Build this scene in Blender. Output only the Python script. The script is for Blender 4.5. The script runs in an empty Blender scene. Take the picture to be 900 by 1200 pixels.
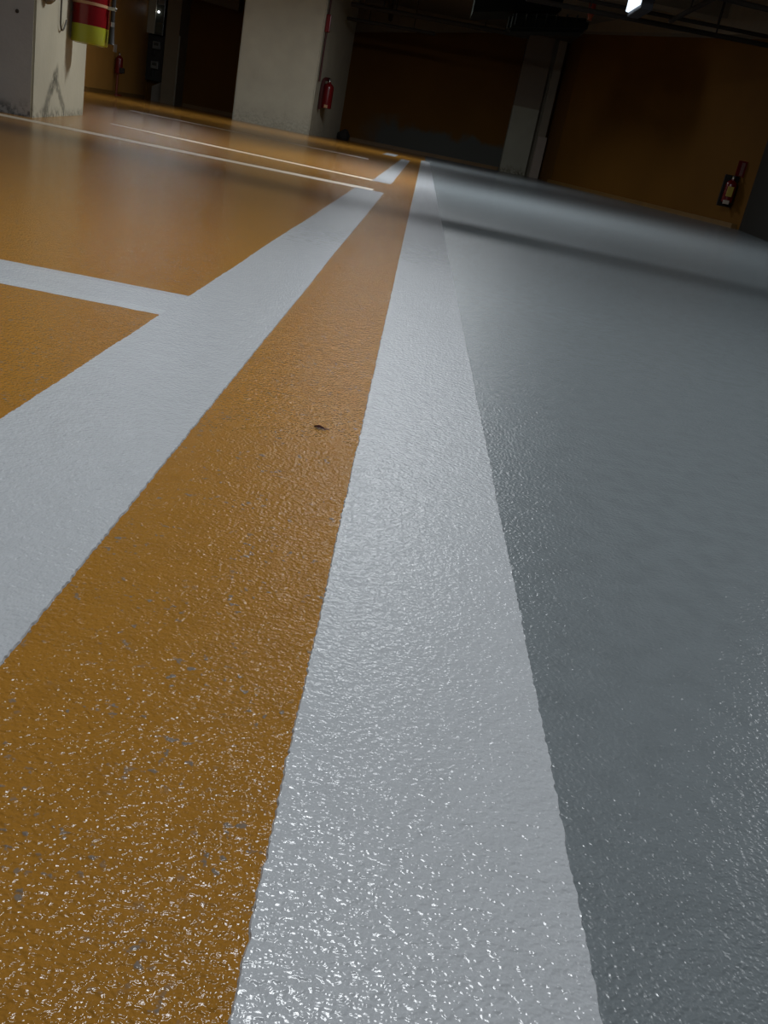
import bpy, bmesh, math, random
from mathutils import Vector, Matrix, noise

random.seed(7)
S = bpy.context.scene
COL = S.collection
PI = math.pi

# ------------------------------------------------------------------ camera
cd = bpy.data.cameras.new('camera')
cam = bpy.data.objects.new('camera', cd)
COL.objects.link(cam)
cr = Vector((0.98188025, 0.04181377, 0.18483178))
cu = Vector((-0.18689768, 0.37483403, 0.90805766))
cf = Vector((0.03131193, 0.92614851, -0.37585703))
m = Matrix((cr, cu, -cf)).transposed().to_4x4()
m.translation = Vector((0, 0, 0.30))
cam.matrix_world = m
cd.sensor_fit = 'AUTO'
cd.sensor_width = 36.0
cd.lens = 1071.96 / 1200 * 36.0
cd.clip_start = 0.01
S.camera = cam

# ------------------------------------------------------------------ world, exposure
w = bpy.data.worlds.new('world')
S.world = w
w.use_nodes = True
w.node_tree.nodes['Background'].inputs[0].default_value = (0.75, 0.85, 1.0, 1)
w.node_tree.nodes['Background'].inputs[1].default_value = 0.03
S.view_settings.view_transform = 'Standard'
S.view_settings.look = 'None'
S.view_settings.exposure = 0.0
S.view_settings.gamma = 1.0
S.view_settings.use_curve_mapping = False
S.cycles.use_denoising = True
S.cycles.sample_clamp_indirect = 1.0
S.cycles.sample_clamp_direct = 4.0

# ceiling fixtures that light the hall: (x, y, z, length, width, angle, watts)
LAMPS = [(-0.10, 1.65, 2.55, 0.65, 0.06, 0.0, 57.0),
         (0.10, 7.60, 2.60, 1.2, 0.05, -0.2523, 118.0),
         (-0.70, 16.0, 2.70, 1.1, 0.30, 0.0, 64.0),
         (-4.30, 15.6, 2.68, 1.5, 0.60, 0.0, 20.0),
         (4.20, 5.20, 2.62, 1.2, 0.30, 0.0, 26.0)]
LAMP_COLOUR = (0.93, 0.97, 1.0)


# ------------------------------------------------------------------ materials
def node_mat(name):
    mt = bpy.data.materials.new(name)
    mt.use_nodes = True
    nt = mt.node_tree
    return mt, nt, nt.nodes['Principled BSDF']


def mat(name, col, rough=0.6, metal=0.0, var=0.12, scale=6.0, bump=0.0, bscale=80.0, emit=None, estr=0.0, spec=0.5):
    mt, nt, b = node_mat(name)
    N, L = nt.nodes, nt.links
    tc = N.new('ShaderNodeTexCoord')
    nz = N.new('ShaderNodeTexNoise')
    nz.inputs['Scale'].default_value = scale
    nz.inputs['Detail'].default_value = 5
    L.new(tc.outputs['Object'], nz.inputs['Vector'])
    mx = N.new('ShaderNodeMix')
    mx.data_type = 'RGBA'
    mx.inputs[6].default_value = tuple(c * (1 - var) for c in col) + (1,)
    mx.inputs[7].default_value = tuple(min(1, c * (1 + var)) for c in col) + (1,)
    L.new(nz.outputs['Fac'], mx.inputs[0])
    L.new(mx.outputs[2], b.inputs['Base Color'])
    b.inputs['Roughness'].default_value = rough
    b.inputs['Metallic'].default_value = metal
    b.inputs['Specular IOR Level'].default_value = spec
    if bump:
        n2 = N.new('ShaderNodeTexNoise')
        n2.inputs['Scale'].default_value = bscale
        n2.inputs['Detail'].default_value = 4
        L.new(tc.outputs['Object'], n2.inputs['Vector'])
        bp = N.new('ShaderNodeBump')
        bp.inputs['Strength'].default_value = 0.6
        bp.inputs['Distance'].default_value = bump
        L.new(n2.outputs['Fac'], bp.inputs['Height'])
        L.new(bp.outputs['Normal'], b.inputs['Normal'])
    if emit:
        b.inputs['Emission Color'].default_value = tuple(emit) + (1,)
        b.inputs['Emission Strength'].default_value = estr
    return mt


def math_node(nt, op, a, b=None, c=None):
    n = nt.nodes.new('ShaderNodeMath')
    n.operation = op
    for i, v in enumerate((a, b, c)):
        if v is None:
            continue
        if isinstance(v, (int, float)):
            n.inputs[i].default_value = v
        else:
            nt.links.new(v, n.inputs[i])
    return n.outputs[0]


def ramp01(nt, v, lo, hi):
    n = nt.nodes.new('ShaderNodeMapRange')
    n.interpolation_type = 'SMOOTHSTEP'
    nt.links.new(v, n.inputs[0])
    n.inputs[1].default_value = lo
    n.inputs[2].default_value = hi
    return n.outputs[0]


def noise_tex(nt, vec, scale, detail=3, rough=0.5):
    n = nt.nodes.new('ShaderNodeTexNoise')
    n.inputs['Scale'].default_value = scale
    n.inputs['Detail'].default_value = detail
    n.inputs['Roughness'].default_value = rough
    nt.links.new(vec, n.inputs['Vector'])
    return n.outputs['Fac']


def mix_col(nt, fac, a, b):
    n = nt.nodes.new('ShaderNodeMix')
    n.data_type = 'RGBA'
    if isinstance(fac, (int, float)):
        n.inputs[0].default_value = fac
    else:
        nt.links.new(fac, n.inputs[0])
    for i, v in ((6, a), (7, b)):
        if isinstance(v, tuple):
            n.inputs[i].default_value = v + (1,)
        else:
            nt.links.new(v, n.inputs[i])
    return n.outputs[2]


def floor_mat(name, col, rough, bump, chips=None, var=0.10, spec=0.5):
    """glossy coating with a fine orange peel stipple"""
    mt, nt, b = node_mat(name)
    L = nt.links
    geo = nt.nodes.new('ShaderNodeNewGeometry')
    P = geo.outputs['Position']
    big = noise_tex(nt, P, 1.3, 4)
    c = mix_col(nt, big, tuple(x * (1 - var) for x in col), tuple(x * (1 + var) for x in col))
    mid = noise_tex(nt, P, 38.0, 3)
    c = mix_col(nt, ramp01(nt, mid, 0.35, 0.75), c, tuple(x * (1 - var * 0.9) for x in col))
    if chips:
        f = noise_tex(nt, P, 150.0, 2)
        g = noise_tex(nt, P, 22.0, 2)
        k = math_node(nt, 'MULTIPLY', ramp01(nt, f, 0.60, 0.68), ramp01(nt, g, 0.46, 0.60))
        c = mix_col(nt, math_node(nt, 'MULTIPLY', k, 0.75), c, chips)
    L.new(c, b.inputs['Base Color'])
    b.inputs['Specular IOR Level'].default_value = spec
    # orange peel left by the roller, under a glossy film
    a1 = noise_tex(nt, P, 300.0, 1.0, 0.5)
    a2 = noise_tex(nt, P, 110.0, 1.0, 0.5)
    grain = math_node(nt, 'MULTIPLY_ADD', a2, 0.6, a1)
    b.inputs['Roughness'].default_value = rough
    bp = nt.nodes.new('ShaderNodeBump')
    bp.inputs['Strength'].default_value = 1.0
    bp.inputs['Distance'].default_value = bump
    L.new(grain, bp.inputs['Height'])
    L.new(bp.outputs['Normal'], b.inputs['Normal'])
    return mt


M_ORANGE = floor_mat('orange floor coating', (0.34, 0.158, 0.025), 0.12, 0.0012, chips=(0.15, 0.155, 0.15), spec=0.16)
M_GREY = floor_mat('grey floor coating', (0.178, 0.203, 0.215), 0.25, 0.0008, spec=0.5)
M_WHITE = floor_mat('white line paint', (0.50, 0.522, 0.545), 0.14, 0.00095, var=0.05, spec=0.45)
M_WHITE_OLD = floor_mat('worn line paint', (0.52, 0.44, 0.33), 0.4, 0.002)

M_CEIL = mat('ceiling concrete', (0.11, 0.088, 0.06), 0.9, bump=0.004, bscale=9)
M_BEAM = mat('beam concrete', (0.17, 0.135, 0.09), 0.9, bump=0.003, bscale=12)
M_SKIRT = mat('ochre skirting paint', (0.16, 0.085, 0.02), 0.5, var=0.25)
M_ORANGE_WALL = mat('ochre wall paint', (0.42, 0.21, 0.045), 0.55, var=0.2, scale=1.2, bump=0.002)
M_PIER = mat('green black pier paint', (0.02, 0.019, 0.015), 0.6, spec=0.2)
M_RED = mat('extinguisher red enamel', (0.15, 0.005, 0.007), 0.13, var=0.08)
M_DARKRED = mat('dark red enamel', (0.12, 0.005, 0.006), 0.25, var=0.15)
M_RISER = mat('riser maroon paint', (0.05, 0.006, 0.007), 0.5)
M_LIME = mat('lime label film', (0.28, 0.30, 0.020), 0.25, var=0.05)
M_STRAP = mat('tan strap webbing', (0.36, 0.20, 0.10), 0.6)
M_BLACK = mat('black rubber', (0.012, 0.011, 0.010), 0.45)
M_STEEL = mat('dull steel', (0.45, 0.44, 0.40), 0.3, metal=1.0)
M_CHROME = mat('tarnished bell metal', (0.10, 0.10, 0.098), 0.25)
M_WIRE = mat('dark wire', (0.05, 0.042, 0.03), 0.5)
M_CAB = mat('cabinet pale enamel', (0.42, 0.40, 0.31), 0.4)
M_CABSIDE = mat('cabinet dark green', (0.06, 0.065, 0.05), 0.2)  # dark greenish tone of the cabinet housing and meter windows
M_BOARD = mat('black meter board', (0.018, 0.017, 0.014), 0.5)
M_METER = mat('meter grey plastic', (0.18, 0.19, 0.18), 0.35)
M_BOXPALE = mat('pale cable box', (0.24, 0.22, 0.18), 0.6)
M_PILASTER = mat('pilaster plaster', (0.20, 0.165, 0.11), 0.85, bump=0.002)
M_PIPE = mat('dark pipe', (0.028, 0.022, 0.017), 0.8, spec=0.15)
M_PIPEPALE = mat('pale pipe', (0.22, 0.21, 0.16), 0.5)
M_FAN = mat('dark green fan casing', (0.008, 0.010, 0.008), 0.8, spec=0.1)
M_FANGRILLE = mat('fan grille', (0.012, 0.013, 0.011), 0.7, spec=0.1)
M_REDPIPE = mat('red sprinkler pipe', (0.40, 0.035, 0.012), 0.4)
M_YELLOW = mat('yellow label', (0.45, 0.33, 0.06), 0.5)
M_PALE = mat('pale label', (0.5, 0.42, 0.34), 0.5)
M_HOUSING = mat('lamp housing', (0.03, 0.032, 0.04), 0.5)
M_DIFF = mat('lamp diffuser', (0.8, 0.85, 0.9), 0.4, var=0.0, emit=(0.72, 0.86, 1.0), estr=1.6)
M_DIFF2 = mat('batten diffuser', (0.8, 0.85, 0.9), 0.4, var=0.0, emit=(0.93, 0.97, 1.0), estr=8)
M_LED = mat('indicator lamp', (0.9, 0.9, 0.95), 0.3, var=0.0, emit=(0.95, 0.95, 1.0), estr=6)
M_CHIP = mat('brown leaf', (0.035, 0.008, 0.004), 0.9, var=0.5, scale=200, spec=0.05)
M_CHIPEDGE = mat('pale leaf stalk', (0.28, 0.12, 0.07), 0.6)
M_RAG = mat('black rag', (0.012, 0.009, 0.007), 0.9)


def wall_dark_mat():
    """dark brown paint, with a bare grey patch low down between two columns"""
    mt, nt, b = node_mat('dark brown wall paint')
    geo = nt.nodes.new('ShaderNodeNewGeometry')
    P = geo.outputs['Position']
    sp = nt.nodes.new('ShaderNodeSeparateXYZ')
    nt.links.new(P, sp.inputs[0])
    n1 = noise_tex(nt, P, 0.8, 4)
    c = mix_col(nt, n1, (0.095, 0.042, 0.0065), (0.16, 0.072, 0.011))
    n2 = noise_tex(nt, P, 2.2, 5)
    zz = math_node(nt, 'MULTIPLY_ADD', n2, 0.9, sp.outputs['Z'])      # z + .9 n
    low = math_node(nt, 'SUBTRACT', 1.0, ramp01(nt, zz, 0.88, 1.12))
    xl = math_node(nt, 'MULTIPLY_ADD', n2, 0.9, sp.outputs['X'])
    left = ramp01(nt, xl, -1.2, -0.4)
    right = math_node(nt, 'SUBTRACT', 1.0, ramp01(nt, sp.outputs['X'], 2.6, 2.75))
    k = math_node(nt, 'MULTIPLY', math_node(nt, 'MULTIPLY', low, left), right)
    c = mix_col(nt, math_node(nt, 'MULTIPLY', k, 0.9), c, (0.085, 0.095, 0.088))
    nt.links.new(c, b.inputs['Base Color'])
    b.inputs['Roughness'].default_value = 0.7
    b.inputs['Specular IOR Level'].default_value = 0.08
    return mt


def seg_dist(nt, u, v, a, b2, wid):
    """smooth mask around the segment a-b in the (u, v) plane"""
    ax, ay = a
    dx, dy = b2[0] - ax, b2[1] - ay
    ll = dx * dx + dy * dy
    pu = math_node(nt, 'SUBTRACT', u, ax)
    pv = math_node(nt, 'SUBTRACT', v, ay)
    t = math_node(nt, 'MULTIPLY_ADD', pu, dx / ll, math_node(nt, 'MULTIPLY', pv, dy / ll))
    cl = nt.nodes.new('ShaderNodeClamp')
    nt.links.new(t, cl.inputs[0])
    t = cl.outputs[0]
    eu = math_node(nt, 'MULTIPLY_ADD', t, -dx, pu)
    ev = math_node(nt, 'MULTIPLY_ADD', t, -dy, pv)
    d = math_node(nt, 'SQRT', math_node(nt, 'ADD', math_node(nt, 'MULTIPLY', eu, eu), math_node(nt, 'MULTIPLY', ev, ev)))
    return math_node(nt, 'SUBTRACT', 1.0, ramp01(nt, d, wid * 0.35, wid))


def column_mat(name, base, dirt, segs=(), low=0.12, step=None, seed=0.0, dirtamt=0.8):
    """weathered column paint; stains are streaks in the (y, z) plane and a grubby foot"""
    mt, nt, b = node_mat(name)
    geo = nt.nodes.new('ShaderNodeNewGeometry')
    P = geo.outputs['Position']
    ad = nt.nodes.new('ShaderNodeVectorMath')
    ad.operation = 'ADD'
    nt.links.new(P, ad.inputs[0])
    ad.inputs[1].default_value = (seed, seed, 0)
    Q = ad.outputs[0]
    sp = nt.nodes.new('ShaderNodeSeparateXYZ')
    nt.links.new(P, sp.inputs[0])
    n1 = noise_tex(nt, Q, 3.0, 5)
    c = mix_col(nt, n1, tuple(x * 0.84 for x in base), tuple(x * 1.14 for x in base))
    n3 = noise_tex(nt, Q, 24.0, 4, 0.6)
    n4 = noise_tex(nt, Q, 7.0, 3)
    for a, b2, wid in segs:
        wv = math_node(nt, 'MULTIPLY_ADD', math_node(nt, 'SUBTRACT', n3, 0.5), 0.05, sp.outputs['Z'])
        wu = math_node(nt, 'MULTIPLY_ADD', math_node(nt, 'SUBTRACT', n4, 0.5), 0.16, sp.outputs['Y'])
        k = seg_dist(nt, wu, wv, a, b2, wid)
        k = math_node(nt, 'MULTIPLY', k, ramp01(nt, n3, 0.30, 0.52))
        c = mix_col(nt, math_node(nt, 'MULTIPLY', k, 0.62), c, dirt)
    zz = math_node(nt, 'MULTIPLY_ADD', n4, -low * 1.3, sp.outputs['Z'])
    foot = math_node(nt, 'SUBTRACT', 1.0, ramp01(nt, zz, -low * 0.75, low * 0.25))
    foot = math_node(nt, 'MULTIPLY', foot, ramp01(nt, n3, 0.40, 0.60))
    c = mix_col(nt, math_node(nt, 'MULTIPLY', foot, dirtamt), c, dirt)
    if step:
        z0, colr = step
        c = mix_col(nt, ramp01(nt, sp.outputs['Z'], z0 - 0.02, z0 + 0.02), c, colr)
    nt.links.new(c, b.inputs['Base Color'])
    b.inputs['Roughness'].default_value = 0.75
    b.inputs['Specular IOR Level'].default_value = 0.3
    bp = nt.nodes.new('ShaderNodeBump')
    bp.inputs['Distance'].default_value = 0.004
    bp.inputs['Strength'].default_value = 0.6
    nt.links.new(n3, bp.inputs['Height'])
    nt.links.new(bp.outputs['Normal'], b.inputs['Normal'])
    return mt


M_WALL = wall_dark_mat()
M_COL1 = column_mat('weathered column plaster', (0.40, 0.375, 0.285), (0.06, 0.058, 0.04),
                    segs=[((6.12, 0.02), (6.36, 0.22), 0.075), ((6.40, 0.23), (6.74, 0.05), 0.055),
                          ((6.33, 0.19), (6.46, 0.26), 0.075)], low=0.09)
M_COL1B = column_mat('grey column plaster', (0.46, 0.44, 0.42), (0.04, 0.045, 0.04), low=0.12, seed=4.1)
M_COL2 = column_mat('column paint', (0.36, 0.342, 0.27), (0.10, 0.11, 0.09), low=0.45, seed=9.0, dirtamt=0.35)
M_COL3 = column_mat('two tone column paint', (0.34, 0.33, 0.26), (0.08, 0.07, 0.04), low=0.2, seed=2.0,
                    step=(1.43, (0.20, 0.16, 0.12)))


# ------------------------------------------------------------------ object helpers
def link(name, bm, material, parent=None, smooth=False):
    me = bpy.data.meshes.new(name)
    bmesh.ops.recalc_face_normals(bm, faces=bm.faces[:])
    bm.to_mesh(me)
    bm.free()
    me.materials.append(material)
    if smooth:
        for p in me.polygons:
            p.use_smooth = True
        try:
            me.set_sharp_from_angle(angle=math.radians(40))
        except Exception:
            pass
    o = bpy.data.objects.new(name, me)
    COL.objects.link(o)
    if parent:
        o.parent = parent
        o.matrix_parent_inverse = Matrix.Translation(-parent.location)
    return o


def thing(name, label, cat, loc, group=None):
    o = bpy.data.objects.new(name, None)
    o.empty_display_size = 0.1
    COL.objects.link(o)
    o.location = loc
    o['label'] = label
    o['category'] = cat
    if group:
        o['group'] = group
    return o


def tag(o, label, cat, group=None):
    o['label'] = label
    o['category'] = cat
    if group:
        o['group'] = group
    return o


def struct(o):
    o['kind'] = 'structure'
    return o


def box(bm, x0, x1, y0, y1, z0, z1, bev=0.0):
    vs = [bm.verts.new((x, y, z)) for z in (z0, z1) for y in (y0, y1) for x in (x0, x1)]
    fs = [(0, 2, 3, 1), (4, 5, 7, 6), (0, 1, 5, 4), (2, 6, 7, 3), (0, 4, 6, 2), (1, 3, 7, 5)]
    faces = [bm.faces.new([vs[i] for i in f]) for f in fs]
    if bev:
        es = list({e for f in faces for e in f.edges})
        bmesh.ops.bevel(bm, geom=es, offset=bev, segments=2, affect='EDGES', profile=0.6)
    return bm


def prism(bm, poly, z0, z1, bev=0.0):
    """plan polygon pulled up; z0 / z1 may be lists per corner"""
    n = len(poly)
    a = z0 if isinstance(z0, (list, tuple)) else [z0] * n
    b = z1 if isinstance(z1, (list, tuple)) else [z1] * n
    lo = [bm.verts.new((p[0], p[1], a[i])) for i, p in enumerate(poly)]
    hi = [bm.verts.new((p[0], p[1], b[i])) for i, p in enumerate(poly)]
    fs = [bm.faces.new(lo[::-1]), bm.faces.new(hi)]
    vert = []
    for i in range(n):
        j = (i + 1) % n
        f = bm.faces.new((lo[i], lo[j], hi[j], hi[i]))
        fs.append(f)
    if bev:
        es = [e for f in fs for e in f.edges if abs(e.verts[0].co.z - e.verts[1].co.z) > 0.05]
        bmesh.ops.bevel(bm, geom=list(set(es)), offset=bev, segments=2, affect='EDGES')
    return bm


def lathe(bm, prof, cx, cy, seg=28):
    rings = []
    for r, z in prof:
        if r < 1e-5:
            rings.append([bm.verts.new((cx, cy, z))])
        else:
            rings.append([bm.verts.new((cx + r * math.cos(2 * PI * k / seg), cy + r * math.sin(2 * PI * k / seg), z))
                          for k in range(seg)])
    for a, b in zip(rings, rings[1:]):
        for k in range(seg):
            j = (k + 1) % seg
            if len(a) == 1 and len(b) == 1:
                continue
            if len(a) == 1:
                bm.faces.new((a[0], b[j], b[k]))
            elif len(b) == 1:
                bm.faces.new((a[k], a[j], b[0]))
            else:
                bm.faces.new((a[k], a[j], b[j], b[k]))
    for rg in (rings[0], rings[-1]):
        if len(rg) > 1:
            bm.faces.new(rg)
    return bm


def tube(bm, pts, r, seg=10):
    pts = [Vector(p) for p in pts]
    rings = []
    up = Vector((0, 0, 1))
    prev = None
    for i, p in enumerate(pts):
        t = (pts[min(i + 1, len(pts) - 1)] - pts[max(i - 1, 0)]).normalized()
        if prev is None:
            a = t.cross(up)
            if a.length < 1e-3:
                a = t.cross(Vector((1, 0, 0)))
        else:
            a = prev - t * prev.dot(t)
        a.normalize()
        prev = a
        b = t.cross(a)
        rr = r[i] if isinstance(r, (list, tuple)) else r
        rings.append([bm.verts.new(p + a * rr * math.cos(2 * PI * k / seg) + b * rr * math.sin(2 * PI * k / seg))
                      for k in range(seg)])
    for a, b in zip(rings, rings[1:]):
        for k in range(seg):
            j = (k + 1) % seg
            bm.faces.new((a[k], a[j], b[j], b[k]))
    bm.faces.new(rings[0][::-1])
    bm.faces.new(rings[-1])
    return bm


def spline(pts, n=8):
    out = []
    P = [Vector(p) for p in pts]
    P = [P[0]] + P + [P[-1]]
    for i in range(1, len(P) - 2):
        for k in range(n):
            t = k / n
            a, b, c, d = P[i - 1], P[i], P[i + 1], P[i + 2]
            out.append(0.5 * ((2 * b) + (-a + c) * t + (2 * a - 5 * b + 4 * c - d) * t * t + (-a + 3 * b - 3 * c + d) * t ** 3))
    out.append(P[-2])
    return out


B = bmesh.new


# ------------------------------------------------------------------ floor
def und(x, y):
    """slab unevenness: a shallow swale across the lane and long low waves"""
    yc = 4.22 - 0.30 * max(0.0, x) + 0.02 * min(0.0, x)
    z = -0.001 * math.exp(-((y - yc) / 0.24) ** 2)
    z += 0.0004 * math.exp(-((y - yc - 1.0) / 0.5) ** 2)
    k = max(0.0, min(1.0, (y - 0.9) / 1.0)) * max(0.0, min(1.0, (13 - y) / 3.0))
    z += k * 0.0008 * (math.sin(y * 3.3 + x * 0.45) + 0.7 * math.sin(y * 5.1 - x * 0.6 + 1.0))
    return z


YS = []
yy = -1.2
while yy < 0.2:
    YS.append(yy)
    yy += 0.1
while yy < 23.2:
    YS.append(yy)
    yy *= 1.028
YS.append(23.2)


def sheet(name, xs, ys, material, off, parent=None, jit=None):
    bm = B()
    nx = len(xs)
    rows = []
    for y in ys:
        row = []
        for i, x in enumerate(xs):
            row.append(bm.verts.new((x, y, und(x, y) + off)))
        rows.append(row)
    for a, b in zip(rows, rows[1:]):
        for i in range(nx - 1):
            bm.faces.new((a[i], a[i + 1], b[i + 1], b[i]))
    o = link(name, bm, material, parent, smooth=True)
    return o


def lin(a, b, n):
    return [a + (b - a) * i / n for i in range(n + 1)]


GX = [0.06, 0.13, 0.2, 0.3, 0.42] + lin(0.56, 6.2, 40)
OX = lin(-9.0, -2.6, 30) + lin(-2.5, -0.5, 20) + lin(-0.42, 0.06, 6)
floor = struct(sheet('floor', GX, YS, M_GREY, 0.0))
orange = sheet('orange_coating', OX, YS, M_ORANGE, 0.0, floor)
orange['label'] = 'ochre orange half of the coated floor'


def nz1(v, s):
    return noise.noise(Vector((v, s, 0.37)))


def edge_j(t, s):
    return 0.0007 * nz1(t * 60, s) + 0.0011 * nz1(t * 240, s + 3) + 0.0008 * nz1(t * 9, s + 7)


def line_y(name, x0, x1, y0, y1, s, material=M_WHITE, nx=8, skew=None, jm=1.0):
    """painted line running away from the camera, ragged edges, 1.2 mm of paint"""
    bm = B()
    ys = []
    y = y0
    while y < y1:
        ys.append(y)
        y += max(0.0018, 0.0035 * abs(y)) if y > 0.1 else 0.02
    ys.append(y1)
    rows = []
    for y in ys:
        e0, e1 = edge_j(y, s) * jm, edge_j(y, s + 20) * jm
        a, b = x0 + e0, x1 + e1
        row = [bm.verts.new((a, y, und(a, y) + 0.0001))]
        for i in range(nx + 1):
            x = a + (b - a) * i / nx
            if i == 0:
                x += 0.0008
            if i == nx:
                x -= 0.0008
            row.append(bm.verts.new((x, y + (skew or 0) * (i / nx) * (1 if y == ys[-1] else 0), und(x, y) + 0.0014)))
        row.append(bm.verts.new((b, y, und(b, y) + 0.0001)))
        rows.append(row)
    for a, b in zip(rows, rows[1:]):
        for i in range(len(a) - 1):
            bm.faces.new((a[i], a[i + 1], b[i + 1], b[i]))
    return link(name, bm, material, floor, smooth=False)


def line_x(name, x0, x1, ya, yb, s, material=M_WHITE, off=0.0013, fade=0.0, drop=0.0):
    """painted line running across; ya / yb are its two edges, drop skews the far end"""
    bm = B()
    n = max(8, int(abs(x1 - x0) / 0.012))
    n = min(n, 420)
    rows = []
    for i in range(n + 1):
        t = i / n
        x = x0 + (x1 - x0) * t
        k = 1.0
        if fade and t < fade:
            k = 0.15 + 0.85 * t / fade
        c = 0.5 * (ya + yb) + drop * t
        hw = 0.5 * (yb - ya) * k
        a, b = c - hw + edge_j(x, s) * 1.3, c + hw + edge_j(x, s + 11) * 1.3
        row = []
        for j in range(7):
            y = a + (b - a) * j / 6
            row.append(bm.verts.new((x, y, und(x, y) + (off if 0 < j < 6 else 0.0001))))
        rows.append(row)
    for a, b in zip(rows, rows[1:]):
        for i in range(6):
            bm.faces.new((a[i], a[i + 1], b[i + 1], b[i]))
    return link(name, bm, material, floor, smooth=False)


line_y('painted_line', -0.0105, 0.1325, -0.4, 16.6, 1.0)['label'] = 'white line between orange and grey coating'
line_y('painted_line', -0.3315, -0.1725, -0.4, 5.36, 2.0, skew=-0.17)['label'] = 'broad white line on the orange coating'
line_y('painted_line', -0.300, -0.172, 6.42, 14.6, 3.0, jm=2.5)
line_y('painted_line', -0.62, -0.42, 15.3, 17.3, 4.0, jm=2.5)
line_x('painted_line', -2.6, -0.3305, 1.328, 1.502, 5.0)['label'] = 'white cross line at the left edge'
line_x('painted_line', -4.2, -0.24, 5.40, 5.60, 6.0, M_WHITE_OLD, drop=-0.05)
line_x('painted_line', -2.25, -0.285, 6.98, 7.16, 7.0, M_WHITE_OLD, fade=0.3, drop=-0.55)
line_x('painted_line', -3.4, -0.6, 11.3, 11.5, 8.0, M_SKIRT, drop=-0.2)

# ------------------------------------------------------------------ shell
bm = B(); box(bm, -9.0, 6.2, -3.0, 23.6, 2.90, 3.10)
struct(link('ceiling', bm, M_CEIL))
bm = B(); box(bm, -6.7, 2.95, 23.2, 23.45, 0, 2.9)
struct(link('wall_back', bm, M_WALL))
bm = B(); prism(bm, [(2.775, 23.2), (2.775, 20.8), (4.45, 13.05), (4.70, 13.05), (3.02, 20.85), (3.02, 23.2)], 0, 2.9)
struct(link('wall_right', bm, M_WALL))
bm = B(); prism(bm, [(-6.15, 16.0), (-6.62, 23.2), (-6.87, 23.2), (-6.40, 16.0)], 0, 2.9)
struct(link('wall_left', bm, M_ORANGE_WALL))
# cove skirtings along the foot of the walls
bm = B(); prism(bm, [(-1.75, 23.2), (1.80, 23.2), (1.80, 23.12), (-1.75, 23.12)], -0.01, 0.075)
struct(link('baseboard_back', bm, M_SKIRT))
bm = B(); prism(bm, [(2.775, 20.8), (4.40, 13.27), (4.33, 13.27), (2.70, 20.8)], -0.01, 0.06)
struct(link('baseboard_right', bm, M_SKIRT))
bm = B(); prism(bm, [(-6.28, 18.0), (-6.595, 22.8), (-6.515, 22.8), (-6.20, 18.0)], -0.01, 0.07)
struct(link('baseboard_left', bm, M_SKIRT))
bm = B(); box(bm, -5.72, -3.72, 23.12, 23.2, -0.01, 0.075)
struct(link('baseboard_back', bm, M_SKIRT))
# downstand beams where the ramp slab meets the far walls
bm = B(); prism(bm, [(-6.5, 22.75), (-4.6, 22.75), (-4.6, 23.2), (-6.5, 23.2)], [2.30, 2.16, 2.20, 2.34], 2.9)
struct(link('trim_1', bm, M_BEAM))
bm = B(); prism(bm, [(-2.1, 22.75), (1.75, 22.75), (1.75, 23.2), (-2.1, 23.2)], [2.20, 2.90, 2.93, 2.24], 2.95)
struct(link('trim_2', bm, M_BEAM))
bm = B(); prism(bm, [(2.43, 20.8), (4.10, 13.05), (4.45, 13.05), (2.775, 20.8)], [2.86, 2.33, 2.33, 2.86], 2.95)
struct(link('trim_3', bm, M_BEAM))
bm = B(); box(bm, -9.0, 6.2, 14.5, 14.9, 2.62, 2.95)
struct(link('trim_4', bm, M_BEAM))

# ------------------------------------------------------------------ columns
t = thing('concrete_column', 'stained plaster column carrying the red and lime extinguisher', 'column', (-3.0, 6.6, 0))
bm = B(); prism(bm, [(-3.7, 5.768), (-2.312, 5.768), (-2.40, 5.80), (-2.50, 6.3), (-3.7, 6.3)], -0.02, 2.95)
link('front_face', bm, M_COL1B, t)
bm = B(); prism(bm, [(-2.300, 5.772), (-2.613, 7.53), (-3.7, 7.53), (-3.7, 6.32), (-2.45, 5.772)], -0.02, 2.95, bev=0.012)
link('side_face', bm, M_COL1, t)

bm = B(); prism(bm, [(-3.795, 19.3), (-2.272, 19.3), (-1.915, 22.0), (-3.795, 22.0)], -0.02, 2.95, bev=0.02)
tag(link('concrete_column', bm, M_COL2, smooth=False), 'broad pale column with the red riser and small extinguisher', 'column')

t = thing('concrete_column', 'narrow two tone column at the far corner', 'column', (2.1, 23.0, 0))
bm = B(); box(bm, 1.82, 2.42, 22.9, 23.3, -0.02, 2.95, 0.0)
link('shaft', bm, M_COL3, t)
bm = B(); box(bm, 2.42, 2.52, 23.02, 23.3, -0.02, 2.95)
link('recess_strip', bm, mat('recess paint', (0.19, 0.17, 0.125), 0.8), t)
bm = B(); box(bm, 2.52, 2.70, 22.94, 23.3, -0.02, 2.95)
link('edge_strip', bm, mat('edge strip paint', (0.26, 0.22, 0.165), 0.8), t)
bm = B(); box(bm, 2.53, 2.74, 22.86, 22.94, -0.01, 0.90, 0.01)
tag(link('pipe_guard', bm, mat('pipe guard paint', (0.34, 0.28, 0.23), 0.7)), 'pale upright guard box beside the far corner column', 'pipe guard')

bm = B(); prism(bm, [(-6.06, 22.4), (-5.76, 22.4), (-5.76, 23.25), (-6.06, 23.25)], -0.02, 2.95)
tag(link('wall_pilaster', bm, M_PILASTER), 'brownish pilaster right of the electrical cabinet', 'pilaster')
bm = B(); tube(bm, [(-5.735, 22.37, 0.0), (-5.735, 22.37, 1.42)], 0.022)
tag(link('conduit_pipe', bm, M_PIPEPALE, smooth=True), 'thin pale conduit up the edge of the brownish pilaster', 'pipe')

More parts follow.
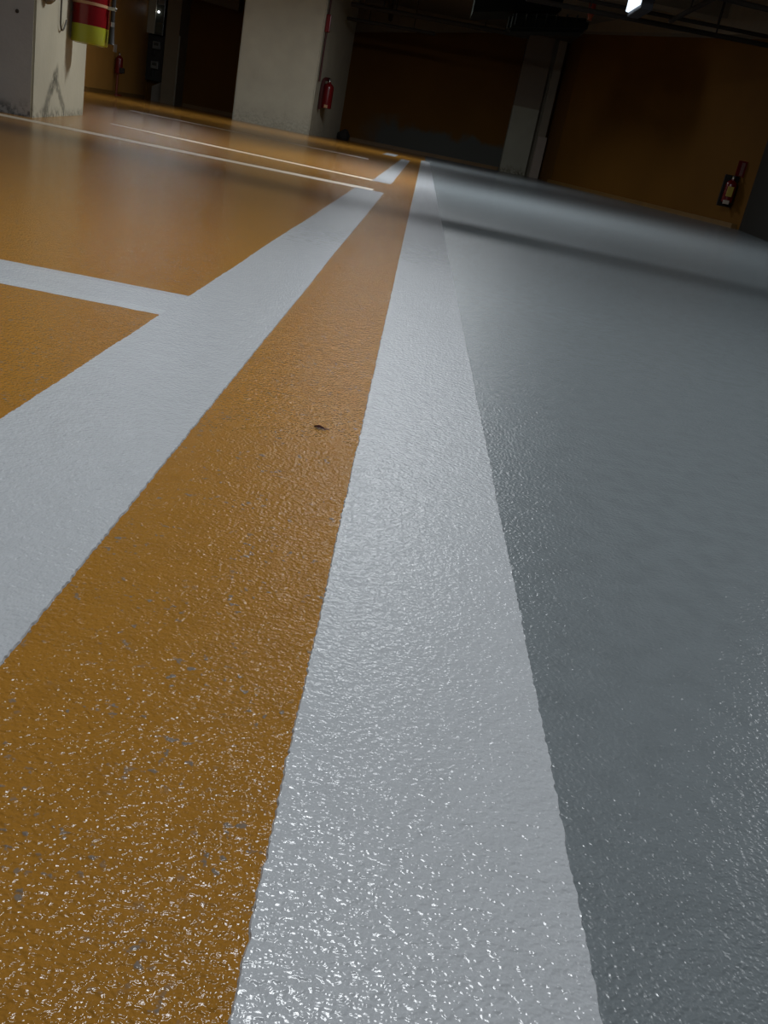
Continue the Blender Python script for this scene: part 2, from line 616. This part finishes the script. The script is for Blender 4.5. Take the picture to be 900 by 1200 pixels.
bm = B(); prism(bm, [(4.37, 13.05), (3.84, 10.35), (5.6, 10.35), (5.6, 13.05)], -0.02, 2.95)
tag(link('wall_pier', bm, M_PIER), 'dark green black pier at the right edge', 'pier')


# ------------------------------------------------------------------ things on the left column
def extinguisher(t, cx, cy, z0, r, h, lime=0.0, body=M_RED, seg=32):
    s = r / 0.12
    if lime:
        bm = B()
        lathe(bm, [(r * 0.72, z0 + 0.010 * s), (r * 0.8, z0), (r * 0.97, z0 + 0.004 * s), (r * 1.004, z0 + 0.012 * s), (r * 1.004, z0 + lime), (r * 0.98, z0 + lime)], cx, cy, seg)
        link('label_band', bm, M_LIME, t, smooth=True)['label'] = 'lime green band round the foot'
    bm = B()
    lathe(bm, [(0, z0 + 0.012 * s), (r * 0.9, z0 + 0.008 * s), (r * 0.985, z0 + 0.014 * s), (r, z0 + 0.03 * s), (r, z0 + h * 0.80), (r * 0.93, z0 + h * 0.88), (r * 0.7, z0 + h * 0.95),
               (r * 0.32, z0 + h), (r * 0.30, z0 + h * 1.05), (0, z0 + h * 1.05)], cx, cy, seg)
    link('cylinder_body', bm, body, t, smooth=True)
    bm = B()
    lathe(bm, [(0, z0 + h * 1.04), (r * 0.26, z0 + h * 1.04), (r * 0.26, z0 + h * 1.14), (r * 0.15, z0 + h * 1.17), (0, z0 + h * 1.17)], cx, cy, 14)
    link('valve', bm, M_STEEL, t, smooth=True)
    for k in (0, 1):
        bm = B()
        box(bm, cx - r * 0.10, cx + r * 0.10, cy - r * 1.15, cy + r * 0.1, z0 + h * (1.10 + 0.07 * k), z0 + h * (1.125 + 0.07 * k), 0.001)
        link('lever', bm, M_BLACK, t)


EX, EY, EZ = -2.366, 6.86, 0.478
t = thing('fire_extinguisher', 'large red extinguisher with lime foot band hung on the left column', 'extinguisher', (EX, EY, EZ))
extinguisher(t, EX, EY, EZ, 0.119, 0.56, lime=0.113)
bm = B()
lathe(bm, [(0.1195, 0.712), (0.1225, 0.713), (0.1225, 0.729), (0.1195, 0.730)], EX, EY, 32)
link('strap', bm, M_STRAP, t, smooth=True)
bm = B()
tube(bm, spline([(EX + 0.03, EY, 1.09), (EX + 0.12, EY, 1.07), (EX + 0.151, EY, 0.95), (EX + 0.149, EY, 0.72), (EX + 0.149, EY, 0.625)], 8), 0.014, 12)
link('hose', bm, M_BLACK, t, smooth=True)
bm = B(); box(bm, EX + 0.115, EX + 0.169, EY - 0.02, EY + 0.015, 0.708, 0.730, 0.004)
link('hose_clip', bm, M_STEEL, t)
bm = B(); lathe(bm, [(0.0, 0.640), (0.016, 0.640), (0.016, 0.612), (0.0, 0.612)], EX + 0.149, EY, 14)
link('hose_ferrule', bm, M_STEEL, t, smooth=True)
bm = B(); lathe(bm, [(0.0, 0.614), (0.015, 0.613), (0.021, 0.51), (0.023, 0.505), (0.016, 0.51), (0, 0.54)], EX + 0.149, EY, 16)
link('nozzle', bm, M_BLACK, t, smooth=True)
bm = B(); box(bm, -2.53, -2.47, 6.83, 6.89, 0.66, 0.78, 0.004)
link('bracket', bm, M_STEEL, t)

# alarm bell: dome on the column side, mostly above the frame
t = thing('alarm_bell', 'tarnished round metal bell near the top of the left column', 'bell', (-2.38, 6.12, 0.70))
nrm = Vector((0.985, 0.174, 0)).normalized()
bm = B()
lathe(bm, [(0.0, 0.055), (0.03, 0.053), (0.06, 0.043), (0.080, 0.022), (0.086, 0.0), (0.078, -0.004), (0.0, -0.004)], 0, 0, 32)
rot = Vector((0, 0, 1)).rotation_difference(nrm).to_matrix().to_4x4()
bmesh.ops.transform(bm, matrix=Matrix.Translation((-2.320, 5.975, 0.705)) @ rot, verts=bm.verts[:])
link('gong', bm, M_CHROME, t, smooth=True)
bm = B()
lathe(bm, [(0.0, 0.0), (0.035, 0.0), (0.035, -0.04), (0.0, -0.04)], 0, 0, 16)
bmesh.ops.transform(bm, matrix=Matrix.Translation((-2.322, 5.975, 0.705)) @ rot, verts=bm.verts[:])
link('back_plate', bm, M_WIRE, t, smooth=True)
bm = B()
tube(bm, spline([(-2.393, 6.40, 0.98), (-2.398, 6.41, 0.80), (-2.401, 6.42, 0.66), (-2.401, 6.42, 0.575), (-2.402, 6.43, 0.535), (-2.407, 6.47, 0.518), (-2.418, 6.53, 0.535), (-2.430, 6.60, 0.585)], 6), 0.0055, 8)
tag(link('wire_hook', bm, M_WIRE, smooth=True), 'dark bent wire hook hanging between the bell and the extinguisher', 'hook')
bm = B(); lathe(bm, [(0, 0.012), (0.008, 0.01), (0.012, 0), (0, 0)], 0, 0, 12)
bmesh.ops.transform(bm, matrix=Matrix.Translation((-2.405, 5.771, 0.545)) @ Matrix.Rotation(PI / 2, 4, 'X'), verts=bm.verts[:])
tag(link('anchor_bolt', bm, M_WIRE, smooth=True), 'small dark bolt head in the grey front of the left column', 'bolt')

# ------------------------------------------------------------------ far left: post extinguisher, cabinet, meters
t = thing('fire_extinguisher', 'small dark extinguisher on a thin red stand by the ochre wall', 'extinguisher', (-6.31, 20.1, 0))
extinguisher(t, -6.31, 20.1, 0.40, 0.072, 0.33, body=M_DARKRED, seg=20)
bm = B(); tube(bm, [(-6.335, 20.12, 0.03), (-6.335, 20.12, 0.42)], 0.026, 10)
link('stand_post', bm, mat('rust red post', (0.16, 0.03, 0.008), 0.5), t, smooth=True)
bm = B(); lathe(bm, [(0, -0.005), (0.11, -0.005), (0.11, 0.02), (0.03, 0.035), (0, 0.035)], -6.335, 20.12, 20)
link('stand_base', bm, M_DARKRED, t, smooth=True)
bm = B(); box(bm, -6.28, -6.19, 20.03, 20.12, 0.42, 0.52, 0.01)
link('nozzle', bm, M_BLACK, t)
bm = B(); box(bm, -6.415, -6.405, 20.0, 20.2, 0.78, 0.92)
tag(link('wall_sign', bm, M_PALE), 'little faded sign above the extinguisher on its red stand', 'sign')

t = thing('electrical_cabinet', 'pale electrical cabinet high beside the ochre wall', 'cabinet', (-6.4, 22.9, 1.36))
bm = B(); box(bm, -6.60, -6.24, 22.85, 23.2, 1.37, 2.55, 0.01)
link('housing', bm, M_CABSIDE, t)
bm = B(); box(bm, -6.60, -6.425, 22.80, 22.85, 1.37, 2.55, 0.008)
link('door', bm, M_CAB, t)
bm = B(); box(bm, -6.40, -6.26, 22.83, 22.85, 1.98, 2.5, 0.004)
link('top_panel', bm, mat('upper panel enamel', (0.25, 0.23, 0.19), 0.4), t)
bm = B(); box(bm, -6.415, -6.26, 22.835, 22.85, 1.42, 1.62, 0.004)
link('vent_panel', bm, mat('green grey panel', (0.08, 0.085, 0.05), 0.4), t)
bm = B()
bmesh.ops.create_icosphere(bm, subdivisions=2, radius=0.022, matrix=Matrix.Translation((-6.37, 22.83, 1.83)))
link('indicator_lamp', bm, M_LED, t, smooth=True)['label'] = 'small glowing white indicator'
t = thing('meter_board', 'black meter board with two grey meters below the cabinet', 'meter board', (-6.4, 23.1, 0.4))
bm = B(); prism(bm, [(-6.60, 23.0), (-6.235, 23.0), (-6.235, 23.2), (-6.60, 23.2)], 0.42, 1.36)
link('board', bm, M_BOARD, t)
for x, z in ((-6.385, 1.08), (-6.39, 0.67)):
    bm = B(); box(bm, x - 0.085, x + 0.085, 22.90, 23.0, z, z + 0.16, 0.012)
    mo = link('meter', bm, M_METER, t)
    bm = B(); box(bm, x - 0.05, x + 0.05, 22.893, 22.90, z + 0.07, z + 0.13)
    wn = link('meter_window', bm, M_CABSIDE)
    wn.parent = mo
    bm = B(); box(bm, x - 0.09, x - 0.02, 22.93, 23.0, z - 0.14, z - 0.02, 0.01)
    link('switch', bm, M_BLACK, t)
bm = B(); prism(bm, [(-6.42, 22.95), (-6.22, 22.95), (-6.22, 23.2), (-6.42, 23.2)], 0.0, [0.30, 0.42, 0.42, 0.30])
tag(link('cable_box', bm, M_BOXPALE), 'pale slanted cable box on the floor under the meter board', 'box')

# ------------------------------------------------------------------ things on the broad column
t = thing('sprinkler_riser', 'thin dark red riser with a red call box on the broad column', 'riser', (-2.23, 19.4, 1.0))
bm = B(); tube(bm, [(-2.225, 19.42, 0.98), (-2.225, 19.42, 2.92)], 0.016, 10)
link('pipe', bm, M_RISER, t, smooth=True)
bm = B(); box(bm, -2.262, -2.17, 19.36, 19.47, 1.84, 2.14, 0.01)
link('call_box', bm, M_DARKRED, t)
t = thing('fire_extinguisher', 'small red extinguisher at the edge of the broad pale column', 'extinguisher', (-2.075, 19.85, 0.51))
extinguisher(t, -2.075, 19.85, 0.53, 0.105, 0.47, body=M_DARKRED, seg=24)
bm = B(); box(bm, -2.105, -2.035, 19.735, 19.75, 0.545, 0.60, 0.002)
link('paper_tag', bm, M_STRAP, t)
bm = B(); tube(bm, spline([(-2.10, 19.80, 1.06), (-2.17, 19.70, 1.03), (-2.185, 19.66, 0.8), (-2.18, 19.66, 0.50)], 6), 0.034, 8)
link('hose', bm, mat('maroon hose', (0.05, 0.006, 0.006), 0.5), t, smooth=True)
bm = B()
bmesh.ops.create_icosphere(bm, subdivisions=3, radius=0.14)
for v in bm.verts:
    n_ = noise.noise(v.co * 14) * 0.05 + noise.noise(v.co * 35) * 0.02
    v.co = v.co * (1 + n_ * 4)
    v.co.z = max(-0.07, v.co.z * 0.9)
    if v.co.x > 0:
        v.co.z *= 1.3
bmesh.ops.translate(bm, vec=(-1.80, 21.75, 0.07), verts=bm.verts[:])
tag(link('rag_bundle', bm, M_RAG, smooth=True), 'dark crumpled bundle on the floor behind the broad pale column', 'bundle')

# ------------------------------------------------------------------ right wall: extinguisher and sign
t = thing('fire_extinguisher', 'dark wall extinguisher with a yellow label on the right wall', 'extinguisher', (4.25, 13.5, 0.27))
extinguisher(t, 4.235, 13.5, 0.30, 0.075, 0.30, body=M_DARKRED, seg=22)
bm = B(); box(bm, 4.175, 4.255, 13.413, 13.425, 0.385, 0.515, 0.002)
link('label_plate', bm, M_YELLOW, t)
bm = B(); box(bm, 4.165, 4.245, 13.405, 13.43, 0.285, 0.335, 0.004)
link('foot_plate', bm, M_PALE, t)
bm = B(); prism(bm, [(4.14, 13.56), (4.33, 13.56), (4.33, 13.60), (4.14, 13.60)], 0.25, 0.66)
link('back_board', bm, M_BLACK, t)
t = thing('wall_sign', 'small dark red sign above the yellow labelled extinguisher', 'sign', (4.32, 13.5, 0.66))
bm = B(); box(bm, 4.24, 4.36, 13.49, 13.51, 0.66, 0.86)
link('plate', bm, M_DARKRED, t)
bm = B(); box(bm, 4.285, 4.33, 13.482, 13.49, 0.67, 0.84)
link('pale_stripe', bm, mat('faded sign stripe', (0.17, 0.08, 0.07), 0.6), t)

# ------------------------------------------------------------------ overhead: fan, pipes, lamps
t = thing('ventilation_fan', 'dark ceiling fan unit above the far corner column', 'fan', (1.2, 16.2, 2.9))
bm = B(); prism(bm, [(0.34, 15.9), (1.66, 15.9), (1.66, 16.9), (0.34, 16.9)], [2.24, 2.50, 2.50, 2.24], 2.9)
link('duct_body', bm, M_FAN, t)
bm = B()
prism(bm, [(0.90, 15.7), (2.10, 15.7), (2.10, 16.3), (0.90, 16.3)], [2.06, 2.26, 2.26, 2.06], [2.32, 2.45, 2.45, 2.32])
bmesh.ops.bevel(bm, geom=bm.edges[:], offset=0.05, segments=3, affect='EDGES')
link('fan_housing', bm, M_FAN, t, smooth=True)
for k in range(7):
    x = 1.0 + 0.15 * k
    z = 2.14 + (x - 0.9) * 0.165
    bm = B()
    tube(bm, [(x, 15.69, z), (x, 15.69, z + 0.16)], 0.012, 6)
    link('grille_bar', bm, M_FANGRILLE, t)
for x in (0.5, 1.5):
    bm = B(); tube(bm, [(x, 16.8, 2.6), (x, 16.8, 2.92)], 0.015, 6)
    link('hanger', bm, M_PIPE, t)
t = thing('sprinkler_drop', 'red sprinkler drop pipe at the end of the ceiling fan', 'pipe', (2.12, 15.95, 2.9))
bm = B(); tube(bm, [(2.10, 15.9, 2.92), (2.115, 15.9, 2.52)], 0.055, 12)
link('pipe', bm, M_REDPIPE, t, smooth=True)
bm = B(); lathe(bm, [(0, 2.53), (0.05, 2.53), (0.03, 2.47), (0.035, 2.45), (0, 2.44)], 2.115, 15.9, 12)
link('nozzle', bm, mat('orange nozzle', (0.55, 0.12, 0.03), 0.4), t, smooth=True)

def pipe(pts, r, label, name='ceiling_pipe'):
    t = thing(name, label, 'pipe', pts[0])
    bm = B(); tube(bm, pts, r, 10)
    link('pipe', bm, M_PIPE, t, smooth=True)
    a, b = Vector(pts[0]), Vector(pts[-1])
    for f in (0.25, 0.75):
        p = a.lerp(b, f)
        bm = B(); tube(bm, [(p.x, p.y, p.z), (p.x, p.y, 2.92)], 0.010, 6)
        link('hanger', bm, M_PIPE, t)
    return t

pipe([(0.9, 13.0, 2.15), (4.12, 13.0, 2.19)], 0.030, 'lower ceiling pipe running across to the dark pier')
pipe([(0.9, 13.05, 2.27), (4.12, 13.05, 2.29)], 0.024, 'thin ceiling pipe just above the one across to the pier')
pipe([(2.70, 12.9, 2.22), (2.66, 9.2, 2.22)], 0.030, 'ceiling pipe running towards the camera from the cross pipes')
pipe([(1.6, 11.0, 2.27), (3.9, 11.0, 2.20)], 0.028, 'nearest cross pipe at the upper right')
pipe([(-1.9, 20.0, 2.45), (1.6, 20.0, 2.52)], 0.045, 'far ceiling pipe between the broad column and the fan')
pipe([(-2.0, 20.6, 2.25), (-0.2, 20.6, 2.30)], 0.035, 'short far pipe beside the broad pale column')
pipe([(-1.25, 22.6, 2.60), (-1.05, 17.5, 2.66)], 0.05, 'lengthwise pipe right of the broad pale column')
bm = B(); box(bm, -1.62, -1.25, 19.7, 19.94, 2.48, 2.72, 0.03)
tag(link('junction_box', bm, M_PIPE), 'dark junction box on the far ceiling pipes', 'box')

# glowing bulkhead lamp in view
t = thing('strip_lamp', 'glowing bluish white strip lamp under the ceiling at the upper right', 'lamp', (2.15, 12.1, 2.15))
bm = B(); box(bm, 2.085, 2.22, 11.72, 12.46, 2.10, 2.36, 0.008)
link('housing', bm, M_HOUSING, t)
bm = B(); prism(bm, [(2.045, 11.80), (2.086, 11.76), (2.086, 12.44), (2.045, 12.40)], 2.145, 2.33)
link('diffuser', bm, M_DIFF, t)
for y in (11.9, 12.3):
    bm = B(); tube(bm, [(2.16, y, 2.35), (2.16, y, 2.92)], 0.008, 6)
    link('hanger', bm, M_PIPE, t)

names = ['over the near end of the white line', 'over the middle of the white line', 'over the far end of the white line',
         'over the orange bays by the broad pale column', 'over the grey lane on the right']
for (x, y, z, ln, wd, ang, watts), nm in zip(LAMPS, names):
    t = thing('ceiling_batten', 'white ceiling batten ' + nm, 'lamp', (x, y, z))
    R_ = Matrix.Translation((x, y, z)) @ Matrix.Rotation(ang, 4, 'Z')

    def put(name, bm, mt, smooth=False):
        bmesh.ops.transform(bm, matrix=R_, verts=bm.verts[:])
        return link(name, bm, mt, t, smooth)
    bm = B(); box(bm, -ln / 2 - 0.02, ln / 2 + 0.02, -wd / 2 - 0.02, wd / 2 + 0.02, 0.02, 0.085, 0.006)
    put('housing', bm, M_CAB)
    bm = B(); box(bm, -ln / 2, ln / 2, -wd / 2, wd / 2, 0.0, 0.022, 0.003)
    put('diffuser', bm, M_DIFF2)
    ld = bpy.data.lights.new('batten_light', 'AREA')
    ld.shape = 'RECTANGLE'
    ld.size, ld.size_y = ln - 0.02, wd - 0.01
    ld.energy = watts
    ld.color = LAMP_COLOUR
    lo = bpy.data.objects.new('batten_light', ld)
    COL.objects.link(lo)
    lo.parent = t
    lo.location = (0, 0, -0.006)
    lo.rotation_euler = (0, 0, ang)
    for q in (-1, 1):
        bm = B(); tube(bm, [(q * ln * 0.4, 0, 0.08), (q * ln * 0.4, 0, 2.92 - z)], 0.006, 6)
        put('hanger', bm, M_PIPE)

# unseen conduit added by the second batten to cast the dark floor band
pipe([(-2.2, 7.794, 2.30), (2.4, 6.608, 2.30)], 0.020, 'added unseen conduit under the batten over the middle of the white line')

# ------------------------------------------------------------------ small leaf scrap on the orange strip
cx, cy = -0.054, 0.940
t = thing('leaf_scrap', 'tiny dark brown leaf scrap on the orange strip', 'leaf', (cx, cy, und(cx, cy)))
bm = B()
g = []
n = 12
for i in range(n + 1):
    u = i / n
    wd = 0.0042 * math.sin(PI * min(1, u * 0.93 + 0.03)) ** 0.8
    x = cx - 0.006 + 0.0115 * u
    z = und(cx, cy) + 0.0006 + 0.0016 * math.sin(PI * u)
    g.append([bm.verts.new((x, cy + wd * s - 0.002 * u, z + (0.0012 if s == 0 else 0))) for s in (-1, -0.5, 0, 0.5, 1)])
for a, b in zip(g, g[1:]):
    for i in range(4):
        bm.faces.new((a[i], a[i + 1], b[i + 1], b[i]))
bmesh.ops.remove_doubles(bm, verts=bm.verts[:], dist=1e-5)
link('blade', bm, M_CHIP, t, smooth=True)
bm = B(); tube(bm, [(cx + 0.005, cy - 0.002, und(cx, cy) + 0.0011), (cx + 0.0105, cy - 0.0015, und(cx, cy) + 0.001)], [0.0009, 0.0006], 6)
link('stalk', bm, M_CHIPEDGE, t, smooth=True)
